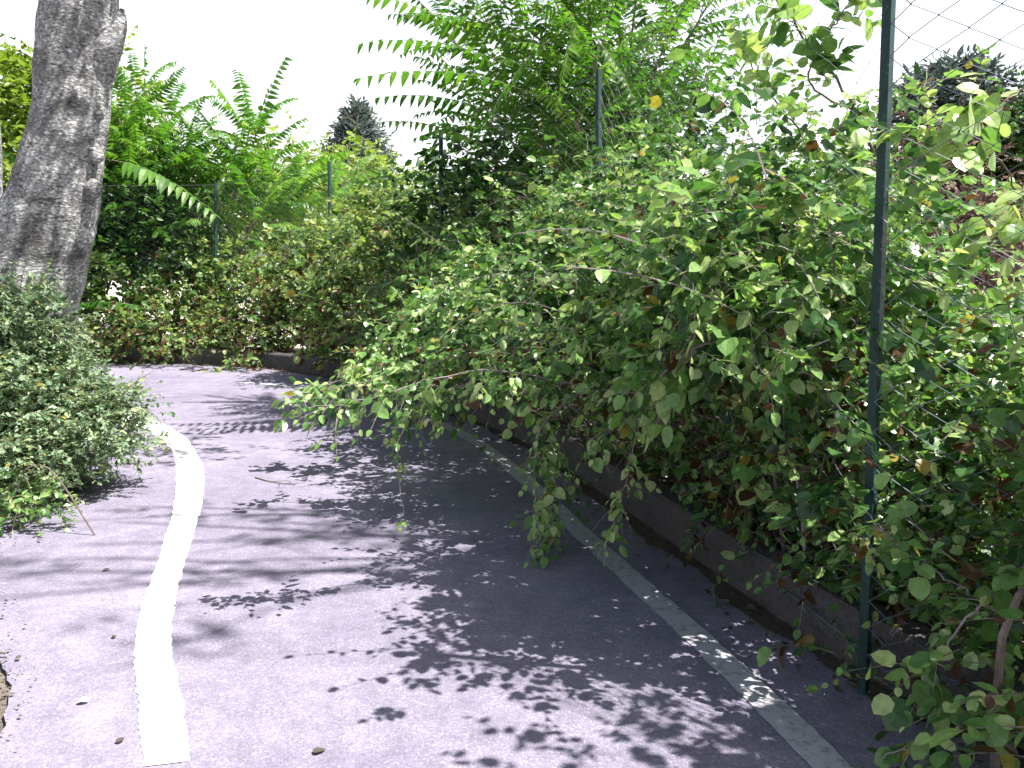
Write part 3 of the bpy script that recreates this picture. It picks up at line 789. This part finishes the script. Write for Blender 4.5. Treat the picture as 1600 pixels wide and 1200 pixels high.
# ------------------------------------------------------------------ leafy and needle trees
def leafy_tree(name, label, base, h, lobes, n, L, size, mat, group=None, tr=.1, basev=.45, cat='tree', shape=SMALL, nl=8, shell=.3):
    t = thing(name, label, cat, base, group)
    base = np.array(base, float)
    g = lobe_sprigs(lobes, n, L, nl, size, shape, clump=size * 2.2, droop=.25, shell=shell)
    build_foliage('crown', [g], M[mat], t, base=basev)
    parts = [tubes(spline([base, base + [0, .05, h * .3], base + [.08, 0, h * .6], base + [0, 0, h * .9]], 16), np.linspace(tr, tr * .3, 16), 8)]
    for l in lobes:
        e_ = np.array(l[0]); s_ = base + [0, 0, min(h * .5, e_[2] * .7)]
        parts.append(tubes(spline([s_, (s_ + e_) / 2 + [0, 0, .1], e_ + [0, 0, l[1][2] * .3]], 16), np.linspace(tr * .5, tr * .12, 16), 6))
        for _ in range(5):
            q = e_ + sph(1)[0] * np.array(l[1]) * .8
            parts.append(tubes(spline([(s_ + e_) / 2, e_ * .6 + q * .4, q], 16), np.linspace(tr * .22, tr * .05, 16), 5))
    v, f = merge(parts); link('trunk', mesh_np('trunk', v, f, M['bark2'], smooth=True), t)
    return t
BT = 'trees beyond the fence'
def LB(px, py, Y, rx, ry, rz): return (P(px, py, Y), (rx, ry, rz))
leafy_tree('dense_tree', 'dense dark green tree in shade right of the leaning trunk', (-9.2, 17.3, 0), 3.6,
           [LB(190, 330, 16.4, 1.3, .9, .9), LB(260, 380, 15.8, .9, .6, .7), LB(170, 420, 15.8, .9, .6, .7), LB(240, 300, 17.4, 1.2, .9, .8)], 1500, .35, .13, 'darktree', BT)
leafy_tree('broad_tree', 'yellow green tree at the left edge, seen behind the leaning trunk', (-13.0, 20, 0), 5.6,
           [LB(20, 200, 20, 1.5, 1.3, 1.3), LB(-60, 180, 20.5, 1.6, 1.3, 1.7), LB(30, 300, 19.5, 1.4, 1.2, 1.2), LB(-10, 390, 19, 1.6, 1.2, 1.1), LB(150, 190, 21, 1.4, 1.2, 1.2), LB(40, 130, 20.5, .8, .8, .7)], 2600, .4, .15, 'tree', BT, basev=.6)
leafy_tree('broad_tree', 'light green low tree top between the far slim posts, against the sky', (-6.2, 22, 0), 4.2,
           [LB(480, 280, 22, 1.6, 1.2, .8), LB(410, 320, 21.5, 1.6, 1.2, 1.), LB(330, 330, 22, 1.6, 1.2, 1.1), LB(560, 300, 22.5, 1.8, 1.2, .8)], 1700, .4, .14, 'tree', BT, basev=.7)
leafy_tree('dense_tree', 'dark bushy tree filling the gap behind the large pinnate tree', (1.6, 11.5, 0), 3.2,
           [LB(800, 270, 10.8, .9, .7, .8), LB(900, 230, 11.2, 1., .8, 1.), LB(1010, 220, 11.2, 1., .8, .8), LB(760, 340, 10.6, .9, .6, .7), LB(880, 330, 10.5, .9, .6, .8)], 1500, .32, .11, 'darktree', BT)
leafy_tree('round_bush', 'green rounded bush tree at the far right behind the mesh fence', (17.6, 24, 0), 5.0,
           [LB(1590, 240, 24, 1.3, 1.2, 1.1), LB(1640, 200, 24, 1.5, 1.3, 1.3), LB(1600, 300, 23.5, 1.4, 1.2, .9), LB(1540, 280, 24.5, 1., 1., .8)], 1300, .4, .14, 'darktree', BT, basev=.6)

M['rust'] = leaf_mat('rusty_leaf', [(0., (.07, .045, .045)), (.5, (.16, .10, .095)), (.86, (.22, .15, .12)), (1., (.2, .13, .11))], rough=.7, trans=.15)
leafy_tree('dry_tree', 'reddish brown half-dead tree below the dark pine, behind the mesh fence', (11.9, 22.5, 0), 3.9,
           [LB(1450, 270, 22.5, 1., .8, .8), LB(1510, 250, 22.8, 1., .8, .8), LB(1480, 340, 22.2, 1.2, .8, .9), LB(1560, 340, 22.4, 1., .8, .8), LB(1440, 360, 22.3, .9, .8, .7)], 1300, .35, .1, 'rust', BT, basev=.45)

def conifer(label, base, h, rmax, n, needle, basev=.35, brown=None, top_only=0., wide=.75):
    t = thing('conifer', label, 'tree', base, 'dark conifers on the skyline')
    base = np.array(base, float)
    z = h * (top_only + (1 - top_only) * R.random(n) ** .8)
    rr = rmax * (1 - z / h) ** wide * (.65 + .5 * R.random(n)) + .08
    a = R.random(n) * 6.283
    e_ = base + np.stack([np.cos(a) * rr, np.sin(a) * rr, z + .12 * rr], -1)
    s_ = base + np.stack([0 * z, 0 * z, z * .97], -1)
    m = (s_ + e_) / 2 - [0, 0, .05]
    paths = np.stack([s_, m, e_], 1)
    parts = [tubes(paths, np.linspace(.03, .008, 3)[None].repeat(n, 0), 4)]
    tr = tubes(np.array([base, base + [0, 0, h * .5], base + [0, 0, h]]), np.array([h * .03, h * .02, .02]), 8)
    v, f = merge(parts + [tr]); link('trunk', mesh_np('trunk', v, f, M['bark2']), t)
    gs = []
    per = 5
    w = R.uniform(.35, 1, (n, per))
    o = s_[:, None] + (e_ - s_)[:, None] * w[..., None]
    d = (e_ - s_)[:, None] * .6 / np.maximum(rr, .1)[:, None, None] + R.normal(0, .5, o.shape) + [0, 0, .35]
    g = sprays(o.reshape(-1, 3), d.reshape(-1, 3), np.full(n * per, needle * 2.2), 8, needle, .1, NARROW, k=3, spread=.8, upb=.5)
    g['base'] = basev
    build_foliage('crown', [g], M['conifer'], t, base=basev, dead=brown)
    return t
conifer('bluish dark conifer standing on the skyline left of centre', (-6.9, 40, 0), 8.3, 3.3, 300, .3, .6)
bR = P(1490, 300, 26); 
conifer('dark pine with reddish brown dead lower boughs behind the mesh fence', (bR[0] - .2, 26, 0), 7.0, 3.6, 640, .24, wide=.42,
        brown=lambda p: np.where(p[:, 2] < 5.7 + .5 * np.sin(p[:, 0] * 2.), .85, .0))
conifer('thin dark pine at the right edge of the skyline', (P(1600, 300, 28)[0] + .6, 28, 0), 5.8, 2.4, 240, .22)

# far wooded ridge
hx = np.linspace(-1, 1, 90); hy = np.linspace(0, 1, 14)
hv = []
for yy in hy:
    for xx in hx:
        X = xx * 150; Y = 75 + yy * 90
        hgt = (6.5 + 6 * mnoise.noise((X * .02, Y * .02, 1)) + 2.6 * mnoise.noise((X * .11, Y * .1, 4)) + 1.2 * mnoise.noise((X * .4, Y * .4, 9))) * math.sin(min(1, yy * 2.2) * math.pi / 2)
        hv.append((X, Y, max(-.5, hgt) - .3))
i, j = np.meshgrid(np.arange(13), np.arange(89), indexing='ij'); q = i * 90 + j
hl = link('hills', mesh_np('hills', np.array(hv), np.stack([q, q + 1, q + 91, q + 90], -1).reshape(-1, 4), M['hill']))
hl['kind'] = 'structure'

# ------------------------------------------------------------------ leaning tree on the left
def trunk_mesh(pts, radii, n=70, sides=36, amp=.07, seed=0.):
    c = spline([list(p) + [r] for p, r in zip(pts, radii)], n)
    rr = c[:, 3]; c = c[:, :3]
    v, f = tubes(c, rr, sides)
    out = []
    for idx, p in enumerate(v):
        k = idx // sides
        d = p - c[k]
        x = Vector(p)
        s = 1 + amp * (mnoise.noise(x * 2.2 + Vector((seed, 0, 0))) * 1.2 + mnoise.noise(Vector((x.x * 5, x.y * 5, x.z * 9))) * .5 + mnoise.noise(x * 17) * .22)
        out.append(c[k] + d * s)
    return np.array(out), f
TY = 6.6
lt = thing('leaning_tree', 'thick grey-barked tree leaning up from the shrub at the left edge', 'tree', (P(0, 640, TY)[0], TY, 0))
sc_ = (TY * CP + .3) / F_PX
cx = [(-10, 740, 250), (5, 600, 205), (25, 480, 172), (55, 400, 150), (84, 310, 124), (104, 220, 110), (114, 130, 104), (121, 50, 103), (124, -40, 98), (120, -140, 92), (95, -300, 80), (80, -480, 60)]
pts = [P(x, y, TY) for x, y, w in cx]; rd = [w / 2 * sc_ for x, y, w in cx]
v, f = trunk_mesh(pts, rd)
parts = [(v, f)]
# broken stub at the upper right, burls down the lit edge
def stub(pts, rads, s=14): return trunk_mesh(pts, rads, 14, s, .12, 3.)
parts.append(stub([P(146, 105, TY), P(170, 66, TY - .06), P(186, 40, TY - .08), P(191, 14, TY - .08)], [.17, .11, .055, .016]))
def burl(x, y, r, Y=TY - .1):
    u = []
    S_ = 14
    c = P(x, y, Y)
    for a in range(S_ + 1):
        for b in range(S_):
            th, ph = math.pi * a / S_, 2 * math.pi * b / S_
            d = np.array([math.sin(th) * math.cos(ph), math.sin(th) * math.sin(ph), math.cos(th) * 1.3])
            u.append(c + d * r * (1 + .35 * mnoise.noise(Vector(c + d * r) * 14)))
    fa = [(a * S_ + b, a * S_ + (b + 1) % S_, (a + 1) * S_ + (b + 1) % S_, (a + 1) * S_ + b) for a in range(S_) for b in range(S_)]
    return np.array(u), np.array(fa)
parts += [burl(150, 245, .05), burl(146, 296, .06), burl(134, 372, .06), burl(156, 180, .03)]
v, f = merge(parts)
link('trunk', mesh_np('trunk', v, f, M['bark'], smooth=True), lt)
top = pts[-1]
lb = []
lparts = []
for k in range(9):
    a = k * 2.4; e_ = pts[-2] + np.array([math.cos(a) * 1.5, math.sin(a) * 1.3, .6 + .9 * (k % 3)])
    s_ = pts[-3] * .5 + pts[-2] * .5 + [0, 0, .25 * (k % 3)]
    lparts.append(tubes(spline([s_, (s_ + e_) / 2 + [0, 0, .2], e_], 14), np.linspace(.08, .02, 14), 7))
    lb.append((e_, (.8, .8, .5)))
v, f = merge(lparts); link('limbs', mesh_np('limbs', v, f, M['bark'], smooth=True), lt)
lb += [((pts[8][0] + dx, TY + dy, z_), (.7, .7, .4)) for dx, dy, z_ in ((.9, .1, 4.9), (1.6, .1, 5.6), (.5, .1, 4.9), (1.1, .2, 5.4), (2.1, .1, 6.2), (.2, .5, 5.4), (1.4, -.2, 5.3))]
g = lobe_sprigs(lb, 620, .35, 8, .085, SMALL, clump=.25)
low_ = lobe_sprigs([((pts[8][0] + 2.3, TY + .1, 5.0), (.7, .6, .5)), ((pts[8][0] + 1.5, TY + .1, 4.7), (.5, .5, .4))], 60, .35, 8, .07, SMALL, clump=.2)
build_foliage('crown', [g, low_], M['tree'], lt)

# thin pale trunk at the frame's edge
t2 = thing('slim_tree', 'slim pale trunk just showing at the left edge beside the leaning tree', 'tree', (P(-14, 600, 9.4)[0], 9.4, 0))
pp = [P(-30, 700, 9.4), P(-14, 450, 9.4), P(-10, 280, 9.4), P(-14, 150, 9.4), P(-30, -50, 9.4), P(-50, -300, 9.4)]
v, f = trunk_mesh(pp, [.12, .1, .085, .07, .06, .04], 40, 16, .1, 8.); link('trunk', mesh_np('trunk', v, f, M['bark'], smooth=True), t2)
g = lobe_sprigs([(pp[-1] + [0, 0, .3], (1.1, 1.1, .9)), (pp[-1] + [-.8, .4, 0], (.8, .8, .7))], 420, .35, 8, .09, SMALL, clump=.2)
build_foliage('crown', [g], M['tree'], t2)

# tall tree outside the frame on the right: its bare limbs stripe the path with soft shadows
tt = thing('tall_tree', 'tall thinly leaved tree beyond the fence, past the right edge, its limbs shading the path', 'tree', (7.6, 4.4, 0))
tp_ = [(7.6, 4.4, 0), (7.5, 4.4, 3), (7.2, 4.2, 6.5), (6.8, 4.0, 9), (6.5, 3.9, 11)]
parts = [trunk_mesh([np.array(p, float) for p in tp_], [.22, .18, .14, .09, .04], 40, 14, .08, 5.)]
lbs = []
for (z0_, e_) in ((6.2, (1.6, 4.6, 8.0)), (6.4, (1.7, 4.25, 8.1)), (6.6, (1.5, 3.3, 8.6)), (7.2, (2.2, 2.75, 9.6)), (6.9, (3.4, 6.2, 9.0)), (7.6, (2.6, 3.6, 9.8)), (5.6, (2.2, 5.6, 7.6))):
    f_ = z0_ / 11; s_ = np.array([7.6 - 1.1 * f_, 4.4 - .5 * f_, z0_]); e_ = np.array(e_)
    m_ = (s_ + e_) / 2 + R.normal(0, .25, 3)
    parts.append(tubes(spline([s_, m_, e_], 16), np.linspace(.055, .01, 16), 6))
    for q_ in range(4):
        w_ = .4 + .12 * q_; a_0 = s_ * (1 - w_) + e_ * w_ if w_ > .5 else m_
        b_0 = a_0 + R.normal(0, .35, 3) + (e_ - s_) * .2
        parts.append(tubes(spline([a_0, (a_0 + b_0) / 2 + R.normal(0, .08, 3), b_0], 16), np.linspace(.02, .005, 16), 5))
        lbs.append((b_0, (.35, .35, .2)))
v, f = merge(parts); link('trunk', mesh_np('trunk', v, f, M['bark2'], smooth=True), tt)
build_foliage('crown', [lobe_sprigs(lbs, 170, .3, 7, .06, SMALL, clump=.12)], M['tree'], tt)

# ------------------------------------------------------------------ left shrubs
def lrej(o):
    return (o[:, 0] > -2.35 - .0 * o[:, 2]) & (o[:, 2] < .5)
sh = shrub('small_leaved_shrub', 'dense grey-green small-leaved shrub spilling onto the path below the leaning trunk', (-3.4, 5.75, 0),
           [((-3.55, 5.75, .5), (.62, .6, .5)), ((-3.85, 5.9, .9), (.5, .55, .42)), ((-3.15, 5.95, .42), (.4, .42, .34)), ((-3.4, 5.35, .28), (.45, .35, .3)), ((-3.75, 5.35, .55), (.55, .45, .45)), ((-4.5, 6.0, .85), (.6, .6, .6)), ((-3.6, 6.2, .65), (.4, .4, .4)), ((-2.85, 5.9, .5), (.2, .25, .16)), ((-3.6, 5.85, 1.08), (.34, .35, .34)), ((-4.0, 5.9, 1.2), (.35, .35, .3)), ((-3.42, 6.0, 1.08), (.22, .25, .36)), ((-3.3, 6.0, 1.0), (.16, .2, .3))],
           8000, .16, 12, .032, 'greyleaf', 'shrub', SMALL, 220, None, 5, None, None, .5, .08, 'stem', .15, .32)
sh2 = shrub('leafy_plant', 'low plant with bright green leaves at the foot of the grey-green shrub', (-2.95, 5.05, 0),
            [((-3.1, 5.15, .12), (.36, .2, .14)), ((-3.35, 5.0, .14), (.36, .25, .16))],
            170, .16, 8, .042, 'hedge', 'plant', OVATE, 8, None, 3, None, None, .55, .06, 'twig', .3, .25)

# ------------------------------------------------------------------ litter and bits on the path
def litter(name, n, sampler, size, base):
    p = sampler(n); p[:, 2] = .012 + .01 * R.random(len(p))
    ax = R.normal(0, 1, (len(p), 3)); ax[:, 2] *= .2
    nz = np.array([0, 0, 1.]) + R.normal(0, .3, (len(p), 3))
    v, f, m = leaves(SMALL, p, ax, nz, size * np.clip(R.normal(1, .3, len(p)), .4, 1.8))
    o = link(name, mesh_np(name, v, f, M['litter'], np.repeat(np.clip(R.normal(base, .25, len(p)), 0, 1), m)))
    tag(o, kind='stuff'); return o
def at_wall(n):
    k = R.integers(20, 150, n); return wallc[k] - outn[k] * np.abs(R.normal(.04, .12, n))[:, None] + R.normal(0, .06, (n, 3))
tag(litter('leaf_litter', 900, at_wall, .03, .3), 'dry leaf litter gathered at the foot of the low wall', 'leaf litter')
lf_ = spline(LEFT, 140)
def at_left(n):
    k = R.integers(25, 80, n); q = lf_[k] + R.normal(0, .05, (n, 3)); q[:, 0] -= np.abs(R.normal(0, .12, n)) - .02; return q
tag(litter('dry_debris', 700, at_left, .016, .4), 'brown dry debris along the left edge of the path', 'leaf litter')

def fallen_twig(label, x, y, ang, L):
    c = G(x, y, .006); d = np.array([math.cos(ang), math.sin(ang), 0]); s = np.array([-d[1], d[0], 0])
    main = spline([c - d * L / 2, c - s * .02, c + d * L / 2 + s * .02], 10)
    pr = [tubes(main, np.linspace(.005, .002, 10), 5)]
    for w, sg in ((4, 1), (6, -1), (7, 1)):
        pr.append(tubes(spline([main[w], main[w] + d * .05 + s * sg * .04, main[w] + d * .1 + s * sg * .1], 10), np.linspace(.003, .001, 10), 4))
    v, f = merge(pr)
    return tag(link('fallen_twig', mesh_np('fallen_twig', v, f, M['bark2'])), label, 'twig')
fallen_twig('forked dry twig lying on the path right of the white line', 428, 752, -.6, .42)
def dry_leaf(label, x, y, s, a):
    c = G(x, y, .008)
    v, f, m = leaves(OVATE, c[None], np.array([[math.cos(a), math.sin(a), .1]]), np.array([[.2, .1, 1.]]), np.array([s]))
    return tag(link('fallen_leaf', mesh_np('fallen_leaf', v, f, M['litter'], np.full(m, .2))), label, 'leaf', 'single dry leaves on the path')
dry_leaf('curled dry leaf at the bottom edge, right of the white line', 488, 1175, .045, .4)
dry_leaf('small dry leaf on the asphalt just left of the white line, near the bottom', 182, 1160, .035, 1.2)
dry_leaf('small dark leaf on the asphalt left of the white line, beside its bend', 178, 996, .03, 2.)
dry_leaf('small dry leaf near the left edge, level with the narrow waist of the line', 160, 890, .04, .2)
# scrap of paper
c = G(130, 1096, .008)
sv = np.array([c + [-.02, -.012, 0], c + [.0, -.016, .008], c + [.02, -.006, .002], c + [.018, .014, .006], c + [-.004, .012, .012], c + [-.02, .01, .003]])
tag(link('paper_scrap', mesh_np('paper_scrap', sv, np.array([(0, 1, 4, 5), (1, 2, 3, 4)]), M['paint'])), 'tiny white paper scrap on the asphalt at lower left', 'paper')
